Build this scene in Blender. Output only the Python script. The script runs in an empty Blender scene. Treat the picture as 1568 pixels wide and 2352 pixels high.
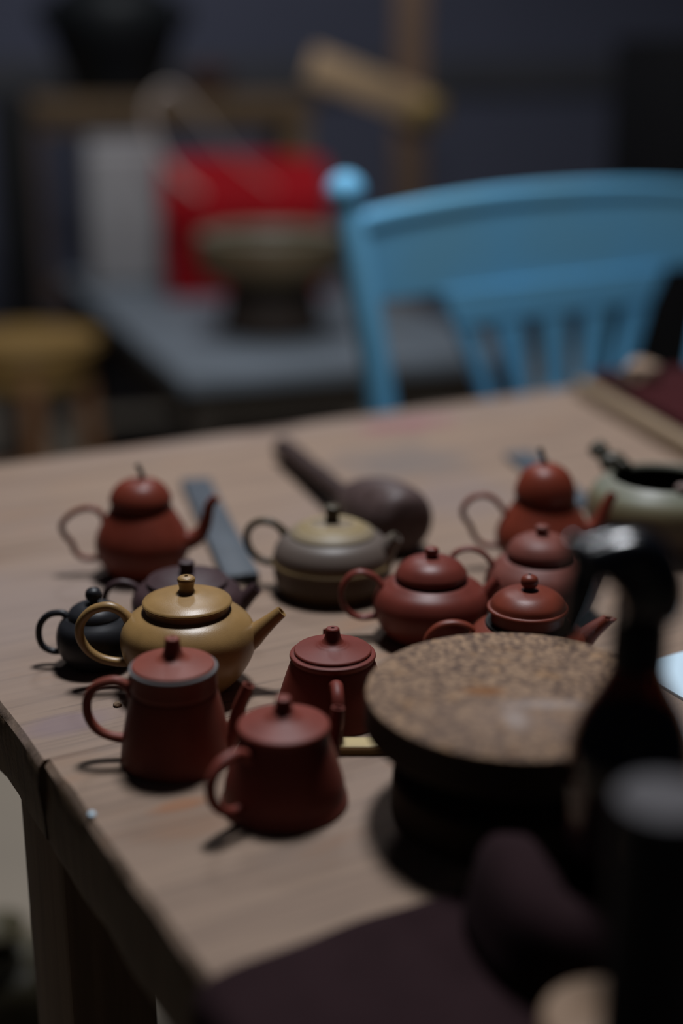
import bpy, bmesh, math, random
from mathutils import Vector, Matrix, noise
PI = math.pi
R = math.radians
C = bpy.context.scene.collection
SC = bpy.context.scene

# ---------------------------------------------------------------- camera, world, light, exposure
TZ = 0.74                                   # table top height
cd = bpy.data.cameras.new('camera')
cam = bpy.data.objects.new('camera', cd); C.objects.link(cam)
cam.location = (0, 0, 1.14); cam.rotation_euler = (R(72), 0, 0)
cd.sensor_fit = 'VERTICAL'; cd.sensor_height = 36.0; cd.lens = 50.0
cd.clip_start = 0.05; cd.clip_end = 60
cd.dof.use_dof = True; cd.dof.focus_distance = 0.905; cd.dof.aperture_fstop = 1.5
SC.camera = cam

w = bpy.data.worlds.new('room_ambient'); SC.world = w; w.use_nodes = True
w.node_tree.nodes['Background'].inputs[0].default_value = (0.62, 0.72, 1.0, 1)
w.node_tree.nodes['Background'].inputs[1].default_value = 0.012

def area(name, loc, rot, size, power, col):
    l = bpy.data.lights.new(name, 'AREA'); l.shape = 'DISK'; l.size = size; l.energy = power; l.color = col
    o = bpy.data.objects.new(name, l); C.objects.link(o); o.location = loc; o.rotation_euler = rot
    return o
area('table_lamp_light', (0.02, 1.36, 2.45), (0, 0, 0), 0.34, 38, (0.92, 0.95, 1.0))
area('ceiling_lamp_light', (-0.3, 3.6, 3.0), (0, 0, 0), 0.5, 24, (0.92, 0.95, 1.0))

SC.view_settings.view_transform = 'Standard'; SC.view_settings.look = 'None'
SC.view_settings.gamma = 1; SC.view_settings.use_curve_mapping = False
SC.view_settings.exposure = 0.0
SC.cycles.use_denoising = True

# ---------------------------------------------------------------- materials
def nmat(name, rgb, rough=0.5, rgb2=None, scale=8.0, stretch=(1, 1, 1), bump=0.0, bscale=None, spec=0.2, metal=0.0, detail=6, lo=0.35, hi=0.65):
    m = bpy.data.materials.new(name); m.use_nodes = True
    nt = m.node_tree; p = nt.nodes['Principled BSDF']
    p.inputs['Base Color'].default_value = (*rgb, 1); p.inputs['Roughness'].default_value = rough
    p.inputs['Specular IOR Level'].default_value = spec; p.inputs['Metallic'].default_value = metal
    tc = nt.nodes.new('ShaderNodeTexCoord'); mp = nt.nodes.new('ShaderNodeMapping')
    mp.inputs['Scale'].default_value = stretch
    nt.links.new(tc.outputs['Object'], mp.inputs['Vector'])
    n = nt.nodes.new('ShaderNodeTexNoise'); n.inputs['Scale'].default_value = scale; n.inputs['Detail'].default_value = detail
    nt.links.new(mp.outputs[0], n.inputs['Vector'])
    r = nt.nodes.new('ShaderNodeValToRGB')
    r.color_ramp.elements[0].position = lo; r.color_ramp.elements[1].position = hi
    r.color_ramp.elements[0].color = (*(rgb2 or [c * 0.86 for c in rgb]), 1); r.color_ramp.elements[1].color = (*rgb, 1)
    nt.links.new(n.outputs['Fac'], r.inputs['Fac']); nt.links.new(r.outputs['Color'], p.inputs['Base Color'])
    if bump:
        b = nt.nodes.new('ShaderNodeBump'); b.inputs['Strength'].default_value = bump; b.inputs['Distance'].default_value = 0.002
        n2 = nt.nodes.new('ShaderNodeTexNoise'); n2.inputs['Scale'].default_value = bscale or scale * 3; n2.inputs['Detail'].default_value = 4
        nt.links.new(mp.outputs[0], n2.inputs['Vector']); nt.links.new(n2.outputs['Fac'], b.inputs['Height'])
        nt.links.new(b.outputs['Normal'], p.inputs['Normal'])
    return m

def clay(name, rgb, rough=0.40, spec=0.2):
    return nmat(name, rgb, rough, [c * 0.84 for c in rgb], 55, bump=0.06, bscale=1400, spec=spec)

def mixc(nt, fac, a, b):
    x = nt.nodes.new('ShaderNodeMix'); x.data_type = 'RGBA'
    nt.links.new(fac, x.inputs[0])
    for v, i in ((a, 6), (b, 7)):
        if isinstance(v, tuple): x.inputs[i].default_value = (*v, 1)
        else: nt.links.new(v, x.inputs[i])
    return x.outputs[2]

def noise_fac(nt, vec, sc, stretch, lo, hi, detail=5, loc=(0, 0, 0)):
    mp = nt.nodes.new('ShaderNodeMapping'); mp.inputs['Scale'].default_value = stretch; mp.inputs['Location'].default_value = loc
    nt.links.new(vec, mp.inputs['Vector'])
    n = nt.nodes.new('ShaderNodeTexNoise'); n.inputs['Scale'].default_value = sc; n.inputs['Detail'].default_value = detail
    nt.links.new(mp.outputs[0], n.inputs['Vector'])
    r = nt.nodes.new('ShaderNodeMapRange'); r.inputs[1].default_value = lo; r.inputs[2].default_value = hi
    nt.links.new(n.outputs['Fac'], r.inputs[0])
    return r.outputs[0]

def blob_fac(nt, vec, centre, radii, soft=0.6):
    mp = nt.nodes.new('ShaderNodeMapping'); mp.vector_type = 'TEXTURE'
    mp.inputs['Location'].default_value = centre; mp.inputs['Scale'].default_value = radii
    nz = nt.nodes.new('ShaderNodeTexNoise'); nz.inputs['Scale'].default_value = 24
    nt.links.new(vec, nz.inputs['Vector']); nt.links.new(vec, mp.inputs['Vector'])
    ln = nt.nodes.new('ShaderNodeVectorMath'); ln.operation = 'LENGTH'; nt.links.new(mp.outputs[0], ln.inputs[0])
    ad = nt.nodes.new('ShaderNodeMath'); ad.operation = 'ADD'; nt.links.new(ln.outputs['Value'], ad.inputs[0]); nt.links.new(nz.outputs['Fac'], ad.inputs[1])
    r = nt.nodes.new('ShaderNodeMapRange'); r.inputs[1].default_value = 1.5; r.inputs[2].default_value = 1.5 - soft
    nt.links.new(ad.outputs[0], r.inputs[0])
    return r.outputs[0]

def scaled(nt, f, k):
    m = nt.nodes.new('ShaderNodeMath'); m.operation = 'MULTIPLY'; m.inputs[1].default_value = k
    nt.links.new(f, m.inputs[0]); return m.outputs[0]

def table_wood():
    m = bpy.data.materials.new('table_wood'); m.use_nodes = True
    nt = m.node_tree; p = nt.nodes['Principled BSDF']; p.inputs['Roughness'].default_value = 0.7; p.inputs['Specular IOR Level'].default_value = 0.12
    v = nt.nodes.new('ShaderNodeTexCoord').outputs['Object']
    col = mixc(nt, noise_fac(nt, v, 5, (0.6, 9, 9), 0.35, 0.7), (0.243, 0.1701, 0.1245), (0.1944, 0.135, 0.1007))
    col = mixc(nt, scaled(nt, noise_fac(nt, v, 16, (0.5, 14, 14), 0.52, 0.70, 8), 0.75), col, (0.1296, 0.0918, 0.07155))
    col = mixc(nt, scaled(nt, noise_fac(nt, v, 3.2, (1, 1.6, 1), 0.5, 0.72, 4, (3, 1, 0)), 0.6), col, (0.2268, 0.1782, 0.159))
    col = mixc(nt, scaled(nt, noise_fac(nt, v, 9, (1, 3.5, 1), 0.62, 0.74, 4, (7, 2, 0)), 0.35), col, (0.2376, 0.1188, 0.0636))
    # stains of their own: pink wash near the far edge, grey damp mark behind the mallet
    col = mixc(nt, scaled(nt, blob_fac(nt, v, (0.603, 0.825, 0.74), (0.085, 0.035, 1)), 0.75), col, (0.216, 0.0918, 0.1007))
    col = mixc(nt, scaled(nt, blob_fac(nt, v, (0.52, 0.70, 0.74), (0.09, 0.075, 1)), 0.8), col, (0.1458, 0.1188, 0.106))
    col = mixc(nt, scaled(nt, blob_fac(nt, v, (0.50, 0.57, 0.74), (0.08, 0.08, 1)), 0.5), col, (0.1782, 0.1404, 0.1325))
    col = mixc(nt, scaled(nt, blob_fac(nt, v, (0.458, 0.880, 0.74), (0.05, 0.016, 1)), 0.8), col, (0.054, 0.0351, 0.02915))
    col = mixc(nt, scaled(nt, blob_fac(nt, v, (0.03, 0.29, 0.74), (0.04, 0.02, 1)), 0.6), col, (0.1782, 0.1296, 0.1431))
    col = mixc(nt, scaled(nt, blob_fac(nt, v, (0.05, 0.162, 0.74), (0.022, 0.009, 1)), 0.7), col, (0.243, 0.108, 0.053))
    # end grain is darker and browner: the sawn face whose normal runs along the plank
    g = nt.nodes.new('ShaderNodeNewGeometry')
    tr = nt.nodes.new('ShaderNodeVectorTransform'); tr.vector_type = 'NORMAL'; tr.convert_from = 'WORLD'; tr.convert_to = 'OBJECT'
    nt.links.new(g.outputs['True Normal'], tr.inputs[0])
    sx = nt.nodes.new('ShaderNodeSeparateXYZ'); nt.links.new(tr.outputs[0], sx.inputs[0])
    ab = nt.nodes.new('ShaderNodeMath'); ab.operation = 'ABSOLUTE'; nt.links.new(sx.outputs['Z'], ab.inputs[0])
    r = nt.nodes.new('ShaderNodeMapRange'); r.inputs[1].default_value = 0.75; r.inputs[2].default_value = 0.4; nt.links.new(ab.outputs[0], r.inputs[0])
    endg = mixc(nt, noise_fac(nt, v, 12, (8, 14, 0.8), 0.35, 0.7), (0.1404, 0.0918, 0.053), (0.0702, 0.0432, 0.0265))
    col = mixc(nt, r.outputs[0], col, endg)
    nt.links.new(col, p.inputs['Base Color'])
    b = nt.nodes.new('ShaderNodeBump'); b.inputs['Strength'].default_value = 0.25; b.inputs['Distance'].default_value = 0.0012
    nt.links.new(noise_fac(nt, v, 30, (0.5, 8, 8), 0.3, 0.7, 6), b.inputs['Height']); nt.links.new(b.outputs['Normal'], p.inputs['Normal'])
    return m

def rusty():
    m = bpy.data.materials.new('rusty_iron'); m.use_nodes = True
    nt = m.node_tree; p = nt.nodes['Principled BSDF']; p.inputs['Roughness'].default_value = 0.75; p.inputs['Specular IOR Level'].default_value = 0.12
    v = nt.nodes.new('ShaderNodeTexCoord').outputs['Object']
    col = mixc(nt, noise_fac(nt, v, 300, (1, 1, 1), 0.42, 0.6, 4), (0.085, 0.053, 0.039), (0.25, 0.16, 0.10))
    col = mixc(nt, scaled(nt, blob_fac(nt, v, (0.0, -0.035, 0.0716), (0.062, 0.042, 1), 1.0), 0.72), col, (0.1904, 0.1298, 0.0988))
    col = mixc(nt, scaled(nt, noise_fac(nt, v, 90, (1, 1, 1), 0.58, 0.7, 3), 0.5), col, (0.2352, 0.1272, 0.0572))
    col = mixc(nt, scaled(nt, blob_fac(nt, v, (-0.018, -0.002, 0.0716), (0.016, 0.008, 1)), 0.85), col, (0.168, 0.0689, 0.0234))
    col = mixc(nt, scaled(nt, blob_fac(nt, v, (-0.004, -0.036, 0.0716), (0.009, 0.018, 1), 1.0), 0.8), col, (0.308, 0.2544, 0.2288))
    col = mixc(nt, scaled(nt, blob_fac(nt, v, (0.014, -0.018, 0.0716), (0.030, 0.008, 1), 1.0), 0.7), col, (0.308, 0.2544, 0.2288))
    # dark colour below the worn top: shade painted on the side, dark cast-iron foot
    sx = nt.nodes.new('ShaderNodeSeparateXYZ'); nt.links.new(v, sx.inputs[0])
    r = nt.nodes.new('ShaderNodeMapRange'); r.inputs[1].default_value = 0.0704; r.inputs[2].default_value = 0.0690; nt.links.new(sx.outputs['Z'], r.inputs[0])
    col = mixc(nt, r.outputs[0], col, (0.0476, 0.03286, 0.0234))
    nt.links.new(col, p.inputs['Base Color'])
    b = nt.nodes.new('ShaderNodeBump'); b.inputs['Strength'].default_value = 0.3; b.inputs['Distance'].default_value = 0.0006
    nt.links.new(noise_fac(nt, v, 300, (1, 1, 1), 0.3, 0.7, 4), b.inputs['Height']); nt.links.new(b.outputs['Normal'], p.inputs['Normal'])
    return m

def glazed(name, bands, rough=0.25):
    """glaze that changes colour with height: bands = [(z, rgb)]"""
    m = bpy.data.materials.new(name); m.use_nodes = True
    nt = m.node_tree; p = nt.nodes['Principled BSDF']; p.inputs['Roughness'].default_value = rough; p.inputs['Specular IOR Level'].default_value = 0.25
    v = nt.nodes.new('ShaderNodeTexCoord').outputs['Object']
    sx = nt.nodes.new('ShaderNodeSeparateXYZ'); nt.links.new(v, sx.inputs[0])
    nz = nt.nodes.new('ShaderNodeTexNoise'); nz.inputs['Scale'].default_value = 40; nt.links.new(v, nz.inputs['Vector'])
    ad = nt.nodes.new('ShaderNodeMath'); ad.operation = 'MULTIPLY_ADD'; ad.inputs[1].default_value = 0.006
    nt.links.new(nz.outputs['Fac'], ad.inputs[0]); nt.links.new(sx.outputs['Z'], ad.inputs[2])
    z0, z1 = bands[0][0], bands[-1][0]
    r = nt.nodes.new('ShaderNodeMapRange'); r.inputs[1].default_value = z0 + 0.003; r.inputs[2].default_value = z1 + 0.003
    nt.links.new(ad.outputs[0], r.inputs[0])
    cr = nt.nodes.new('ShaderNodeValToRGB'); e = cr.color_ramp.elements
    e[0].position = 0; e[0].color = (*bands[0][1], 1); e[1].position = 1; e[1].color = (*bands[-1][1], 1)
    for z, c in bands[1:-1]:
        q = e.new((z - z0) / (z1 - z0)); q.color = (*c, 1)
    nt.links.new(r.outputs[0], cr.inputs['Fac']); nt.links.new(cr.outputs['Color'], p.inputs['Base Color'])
    return m

def glass_mat(name, rgb, rough=0.05):
    m = bpy.data.materials.new(name); m.use_nodes = True
    p = m.node_tree.nodes['Principled BSDF']
    p.inputs['Base Color'].default_value = (*rgb, 1); p.inputs['Roughness'].default_value = rough
    p.inputs['Transmission Weight'].default_value = 1.0; p.inputs['IOR'].default_value = 1.5
    return m

M = dict(
    wood=table_wood(), iron=rusty(),
    leg=nmat('leg_wood', (0.20, 0.13, 0.08), 0.7, (0.12, 0.075, 0.045), 6, (8, 8, 0.6), 0.2),
    darkpanel=nmat('dark_panel', (0.018, 0.016, 0.015), 0.7),
    floor=nmat('concrete', (0.31, 0.258, 0.20), 0.8, (0.25, 0.21, 0.165), 2.5, bump=0.2, bscale=60),
    wall=nmat('blue_grey_wall', (0.112, 0.118, 0.165), 0.95, (0.10, 0.105, 0.147), 1.2, spec=0.1),
    dado=nmat('dark_rail', (0.085, 0.085, 0.095), 0.7),
    red_a=clay('red_clay_pear', (0.1463, 0.028, 0.01569)), red_b=clay('red_clay_pear_bright', (0.1573, 0.02912, 0.01518)),
    red_g=clay('red_clay_round', (0.139, 0.02912, 0.02024)), red_h=clay('pinkish_brown_clay', (0.1463, 0.04368, 0.03238), 0.5),
    red_i=clay('orange_red_clay', (0.1463, 0.02912, 0.01569)), red_j=clay('red_clay_collar', (0.1829, 0.04368, 0.02783), 0.5),
    red_k=clay('red_clay_front', (0.1719, 0.03696, 0.0253), 0.5), red_l=clay('red_clay_cone', (0.1463, 0.028, 0.01923), 0.5),
    yellow=clay('ochre_clay', (0.275, 0.16, 0.058), 0.36, 0.34), purple=clay('purple_clay', (0.047, 0.025, 0.027), 0.48),
    black=clay('black_clay', (0.02, 0.02, 0.023), 0.40), darkgap=nmat('dark_seal', (0.02, 0.017, 0.015), 0.6),
    olive=glazed('olive_glaze', [(0, (0.104, 0.0624, 0.026)), (0.008, (0.0624, 0.039, 0.0208)), (0.022, (0.0598, 0.0364, 0.0234)), (0.027, (0.156, 0.104, 0.0468)), (0.031, (0.1092, 0.0806, 0.065)), (0.044, (0.1092, 0.0858, 0.0728)), (0.05, (0.1404, 0.117, 0.0884))], 0.45),
    olive_lid=glazed('olive_lid_glaze', [(0.045, (0.17, 0.135, 0.095)), (0.050, (0.20, 0.155, 0.095)), (0.0535, (0.245, 0.18, 0.085)), (0.0555, (0.16, 0.12, 0.08)), (0.058, (0.21, 0.16, 0.085))], 0.5),
    olive_dark=nmat('olive_dark_glaze', (0.052, 0.039, 0.0208), 0.4),
    ring=nmat('pale_grey_slip', (0.1248, 0.117, 0.117), 0.55),
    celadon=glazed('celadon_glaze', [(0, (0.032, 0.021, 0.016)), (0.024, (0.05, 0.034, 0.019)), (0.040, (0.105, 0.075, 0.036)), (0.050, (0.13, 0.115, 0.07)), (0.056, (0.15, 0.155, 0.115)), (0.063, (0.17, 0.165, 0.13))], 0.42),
    inner=nmat('dark_inner_glaze', (0.011, 0.0099, 0.0066), 0.15), toad=nmat('mottled_dark_clay', (0.066, 0.055, 0.0385), 0.35, (0.0165, 0.01925, 0.01375), 160),
    pink=nmat('pinkish_clay', (0.198, 0.1375, 0.121), 0.35),
    mallet_h=nmat('mallet_handle_wood', (0.04125, 0.0231, 0.0198), 0.6, (0.0275, 0.0154, 0.0132), 8, (2, 14, 14)),
    mallet=nmat('mallet_head_wood', (0.0825, 0.0539, 0.0506), 0.48, (0.055, 0.0341, 0.0308), 9, (2, 14, 14)),
    slate=nmat('blue_grey_slate', (0.06325, 0.07425, 0.088), 0.5, (0.05225, 0.0605, 0.0715), 30),
    bamboo=nmat('pale_bamboo', (0.50, 0.40, 0.22), 0.5, (0.44, 0.34, 0.17), 10, (1, 12, 12)),
    bamboo_side=nmat('bamboo_edge', (0.165, 0.11, 0.0385), 0.6),
    blk_plastic=nmat('black_plastic', (0.006, 0.0065, 0.009), 0.16, spec=0.5), blk_matt=nmat('black_matt', (0.012, 0.012, 0.014), 0.5),
    amber=glass_mat('amber_glass', (0.11, 0.03, 0.006)), liquid=nmat('dark_liquid', (0.02, 0.008, 0.004), 0.2),
    can=nmat('black_lacquer', (0.008, 0.0085, 0.011), 0.55), cantop=nmat('grey_cap', (0.082, 0.076, 0.08), 0.7, spec=0.15),
    cloth=nmat('purple_brown_cloth', (0.0205, 0.0098, 0.0115), 0.95, (0.0165, 0.0078, 0.0092), 30, bump=0.3, bscale=900, spec=0.08),
    block=nmat('pale_wood_block', (0.2464, 0.1736, 0.1232), 0.6, (0.1904, 0.112, 0.0616), 7, (3, 3, 1)),
    paper=nmat('white_paper', (0.47, 0.60, 0.69), 0.7, (0.46, 0.59, 0.68)),
    tray=nmat('tray_wood', (0.2352, 0.168, 0.1064), 0.55, (0.1904, 0.1344, 0.084), 6, (2, 12, 12)),
    maroon=nmat('maroon_felt', (0.040, 0.0095, 0.0105), 0.95, (0.034, 0.008, 0.009), 40, spec=0.05),
    lump=nmat('cream_clay', (0.308, 0.2184, 0.1568), 0.7, (0.252, 0.1736, 0.1232), 30), darkwood=nmat('dark_tool_wood', (0.028, 0.01568, 0.0112), 0.6),
    blue=nmat('blue_chair_paint', (0.135, 0.42, 0.68), 0.5, (0.15, 0.40, 0.58), 5, bump=0.1),
    stool=nmat('stool_seat_wood', (0.288, 0.172, 0.056), 0.5, (0.224, 0.136, 0.044), 5, (1, 8, 8)), stool_leg=nmat('stool_leg_wood', (0.24, 0.12, 0.06), 0.6),
    bench=nmat('grey_blue_board', (0.17, 0.195, 0.225), 0.55, (0.13, 0.15, 0.17), 4), bench_leg=nmat('bench_dark_wood', (0.035, 0.027, 0.02), 0.7),
    red_bag=nmat('red_vinyl', (0.357, 0.0085, 0.0136), 0.7, (0.306, 0.0068, 0.01105), 4, spec=0.05), cord=nmat('pale_cord', (0.62, 0.52, 0.47), 0.7),
    basin=nmat('brown_basin', (0.144, 0.1044, 0.0576), 0.5, (0.108, 0.072, 0.0396), 6), basin_rim=nmat('green_grey_rim', (0.20, 0.19, 0.14), 0.35), dark_stand=nmat('dark_stand', (0.035, 0.024, 0.018), 0.6),
    sack=nmat('pale_grey_paper', (0.40, 0.39, 0.39), 0.8, (0.34, 0.32, 0.32), 4),
    shelf=nmat('shelf_wood', (0.19, 0.125, 0.07), 0.6, (0.14, 0.09, 0.05), 4, (8, 1, 8)), shelf_dark=nmat('shelf_dark_wood', (0.085, 0.055, 0.045), 0.7),
    jar=nmat('black_stoneware', (0.013, 0.0145, 0.016), 0.5), brown_bowl=nmat('brown_stoneware', (0.075, 0.038, 0.03), 0.5),
    cab=nmat('black_cabinet', (0.0054, 0.0054, 0.006), 0.6), metal=nmat('dull_metal', (0.25, 0.24, 0.22), 0.4, metal=1.0),
    post=nmat('post_wood', (0.18, 0.11, 0.07), 0.7, (0.14, 0.085, 0.055), 4, (8, 8, 1)), arm=nmat('pale_arm_wood', (0.62, 0.42, 0.25), 0.55, (0.52, 0.35, 0.2), 4, (1, 8, 8)), brass=nmat('aged_brass', (0.30, 0.20, 0.07), 0.4, metal=0.6),
    olive_sack=nmat('olive_sack', (0.17, 0.14, 0.075), 0.4, (0.10, 0.085, 0.05), 9, bump=0.5, bscale=20),
)

# ---------------------------------------------------------------- mesh helpers
def finish(name, bm, m, parent=None, smooth=True, ang=35):
    bmesh.ops.recalc_face_normals(bm, faces=bm.faces)
    me = bpy.data.meshes.new(name); bm.to_mesh(me); bm.free()
    me.materials.append(m)
    if smooth:
        for p in me.polygons: p.use_smooth = True
        me.set_sharp_from_angle(angle=R(ang))
    o = bpy.data.objects.new(name, me); C.objects.link(o)
    if parent: o.parent = parent
    return o

def tag(o, label=None, cat=None, group=None, kind=None):
    if label: o['label'] = label
    if cat: o['category'] = cat
    if group: o['group'] = group
    if kind: o['kind'] = kind
    return o

def thing(name, label, cat, loc, rz=0, group=None):
    o = bpy.data.objects.new(name, None); C.objects.link(o); o.empty_display_size = 0.05
    o.location = loc; o.rotation_euler = (0, 0, rz)
    return tag(o, label, cat, group)

def crom(pts, n=6):
    """Catmull-Rom through tuples of any size"""
    if len(pts) < 3: return [tuple(p) for p in pts]
    P = [[2 * a - b for a, b in zip(pts[0], pts[1])]] + [list(p) for p in pts] + [[2 * a - b for a, b in zip(pts[-1], pts[-2])]]
    out = []
    for i in range(1, len(P) - 2):
        for k in range(n):
            t = k / n
            out.append(tuple(0.5 * ((2 * b) + (-a + c) * t + (2 * a - 5 * b + 4 * c - d) * t * t + (-a + 3 * b - 3 * c + d) * t ** 3)
                             for a, b, c, d in zip(P[i - 1], P[i], P[i + 1], P[i + 2])))
    out.append(tuple(pts[-1])); return out

def lathe(bm, segs, n=64, centre=(0, 0), sm=5):
    """segs: list of point lists (r, z) in mm; each list smoothed, corners where lists meet"""
    prof = []
    for s in segs:
        q = crom(s, sm)
        if prof and abs(prof[-1][0] - q[0][0]) < 1e-6 and abs(prof[-1][1] - q[0][1]) < 1e-6: q = q[1:]
        prof += q
    rings = []
    for r, z in prof:
        r = max(r, 0) / 1000; z /= 1000
        if r < 1e-5: rings.append([bm.verts.new((centre[0], centre[1], z))])
        else: rings.append([bm.verts.new((centre[0] + r * math.cos(2 * PI * k / n), centre[1] + r * math.sin(2 * PI * k / n), z)) for k in range(n)])
    for a, b in zip(rings, rings[1:]):
        for k in range(n):
            k2 = (k + 1) % n
            if len(a) == 1 and len(b) == 1: continue
            if len(a) == 1: bm.faces.new((a[0], b[k], b[k2]))
            elif len(b) == 1: bm.faces.new((a[k], a[k2], b[0]))
            else: bm.faces.new((a[k], a[k2], b[k2], b[k]))
    return bm

def tube(bm, pts, rad, n=16, wide=None, caps=(True, True), sm=6, side=Vector((0, 1, 0)), hollow=0.0, tipn=None):
    """tube through 3D points lying in a plane whose normal is side; rad per point; wide multiplies radius across the plane.
    hollow: depth of an open mouth at the end; tipn: normal of the plane the mouth is cut in"""
    data = crom([(*p, r) for p, r in zip(pts, rad)], sm)
    P = [Vector(d[:3]) for d in data]; Rr = [d[3] for d in data]
    wide = wide or 1.0
    def frame(i):
        t = (P[min(i + 1, len(P) - 1)] - P[max(i - 1, 0)]).normalized()
        b = (side - t * side.dot(t)).normalized()
        return t, b, b.cross(t)
    def ring(c, r, i, cut=None):
        t, b, nn = frame(i); vs = []
        for k in range(n):
            a = 2 * PI * k / n
            v = c + nn * (r * math.cos(a)) + b * (r * wide * math.sin(a))
            if cut is not None:
                N = Vector(cut).normalized(); v = v - t * ((v - c).dot(N) / t.dot(N))
            vs.append(bm.verts.new(v))
        return vs
    rings = [ring(P[i], Rr[i], i, tipn if (tipn and i == len(P) - 1) else None) for i in range(len(P))]
    if hollow:
        t = frame(len(P) - 1)[0]; r1 = Rr[-1]
        rings.append(ring(P[-1], r1 * 0.74, len(P) - 1, tipn))
        rings.append(ring(P[-1] - t * hollow, r1 * 0.66, len(P) - 1, tipn))
    for a, b in zip(rings, rings[1:]):
        for k in range(n):
            bm.faces.new((a[k], a[(k + 1) % n], b[(k + 1) % n], b[k]))
    if caps[0]: bm.faces.new(rings[0][::-1])
    if caps[1]: bm.faces.new(rings[-1])
    return bm

def box(bm, c, s, rot=None, bev=0.0, seg=2):
    """box centre c, full size s, optional Matrix rot (about the centre)"""
    r = bmesh.ops.create_cube(bm, size=1.0); vs = r['verts']
    for v in vs: v.co = Vector((v.co.x * s[0], v.co.y * s[1], v.co.z * s[2]))
    if bev:
        es = list({e for v in vs for e in v.link_edges})
        r = bmesh.ops.bevel(bm, geom=es, offset=bev, segments=seg, profile=0.5, affect='EDGES')
        vs = list({v for f in r['faces'] for v in f.verts} | {v for v in vs if v.is_valid})
    for v in vs:
        if rot is not None: v.co = rot @ v.co
        v.co += Vector(c)
    return vs

def bxo(name, c, s, m, parent=None, bev=0.004, rot=None):
    bm = bmesh.new(); box(bm, c, s, rot, bev); return finish(name, bm, m, parent)

def ellipsoid(bm, c, s, rot=None, u=20, v=12):
    r = bmesh.ops.create_uvsphere(bm, u_segments=u, v_segments=v, radius=1.0)
    for q in r['verts']:
        q.co = Vector((q.co.x * s[0], q.co.y * s[1], q.co.z * s[2]))
        if rot is not None: q.co = rot @ q.co
        q.co += Vector(c)

def beam(bm, a, b, wx, wy, bev=0.004):
    """square beam from a to b"""
    a, b = Vector(a), Vector(b); d = b - a
    q = d.to_track_quat('Z', 'Y').to_matrix()
    box(bm, (a + b) / 2, (wx, wy, d.length), q, bev)

# ---------------------------------------------------------------- setting
ANG = R(28.7)
U = Vector((math.cos(ANG), math.sin(ANG), 0)); V = Vector((-math.sin(ANG), math.cos(ANG), 0))
bm = bmesh.new(); box(bm, (0, 3.2, -0.05), (9, 11, 0.1)); tag(finish('floor', bm, M['floor'], smooth=False), kind='structure')
WALL_RZ = R(14)
wx = Vector((math.cos(WALL_RZ), math.sin(WALL_RZ), 0)); wy = Vector((-math.sin(WALL_RZ), math.cos(WALL_RZ), 0))
W0 = Vector((0, 5.55, 0))
bm = bmesh.new(); box(bm, (0, 0.06, 1.5), (9, 0.12, 3.0))
o = finish('wall_back', bm, M['wall'], smooth=False); o.location = W0; o.rotation_euler = (0, 0, WALL_RZ); tag(o, kind='structure')
bm = bmesh.new(); box(bm, (0, -0.012, 1.045), (8.9, 0.022, 0.13), None, 0.004)
o = finish('trim_1', bm, M['dado']); o.location = W0; o.rotation_euler = (0, 0, WALL_RZ); tag(o, kind='structure')
bm = bmesh.new(); box(bm, (0, -0.010, 0.05), (8.9, 0.018, 0.10), None, 0.004)
o = finish('baseboard_back', bm, M['dado']); o.location = W0; o.rotation_euler = (0, 0, WALL_RZ); tag(o, kind='structure')

# ---------------------------------------------------------------- worktable (local x along the planks, y across, z up)
TC = Vector((-0.057, 0.5357, 0))
tb = thing('worktable', 'heavy wooden worktable of thick sawn planks carrying all the teapots', 'table', TC, ANG)
def plank(y0, y1, x0, x1, thick, seed, droop=0.0):
    rnd = random.Random(seed); bm = bmesh.new(); n = max(10, int((y1 - y0) / 0.012))
    ys = [y0 + (y1 - y0) * i / n for i in range(n + 1)]
    def wob(y, k): return noise.noise(Vector((y * 22 + seed * 7, k * 3.1, seed))) * 0.0022 + noise.noise(Vector((y * 90 + seed, k * 5.0, 1))) * 0.0008
    rows = []
    for i, y in enumerate(ys):
        f = (y - y0) / (y1 - y0)
        b = thick - droop * (0.5 + 0.5 * math.sin(y * 9 + seed)) * f + noise.noise(Vector((y * 14, seed, 3))) * 0.002
        sec = [(x0 + 0.0045 + wob(y, 0), TZ), (x0 + 0.0008 + wob(y, 0), TZ - 0.004)]
        for q in (0.3, 0.6, 0.85): sec.append((x0 + wob(y, q) + (0.004 * q * q if droop else 0.001 * q), TZ - b * q))
        sec += [(x0 + 0.004 + (0.006 if droop else 0) + wob(y, 1), TZ - b), (x1, TZ - thick), (x1, TZ)]
        rows.append([bm.verts.new((px, y, pz)) for px, pz in sec])
    m_ = len(rows[0])
    for a, b in zip(rows, rows[1:]):
        for k in range(m_): bm.faces.new((a[k], a[(k + 1) % m_], b[(k + 1) % m_], b[k]))
    bm.faces.new(rows[0]); bm.faces.new(rows[-1][::-1])
    return finish('plank', bm, M['wood'], tb, ang=40)
plank(-0.30, 0.2498, 0.0, 1.7, 0.064, 1)
plank(0.2502, 0.7997, -0.003, 1.7, 0.062, 2, 0.014)
plank(0.8003, 0.884, -0.003, 1.7, 0.056, 3)
TL = TZ - 0.0608
for px, py in ((0.0370, 0.296), (1.60, 0.296), (0.40, 0.80), (1.60, 0.80)):
    bm = bmesh.new(); box(bm, (px, py, TL / 2), (0.058, 0.088, TL), None, 0.004); finish('leg', bm, M['leg'], tb)
bxo('apron', (1.00, 0.80, 0.63), (1.13, 0.03, 0.085), M['leg'], tb)
bxo('apron', (0.815, 0.285, 0.63), (1.51, 0.03, 0.085), M['leg'], tb)

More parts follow.
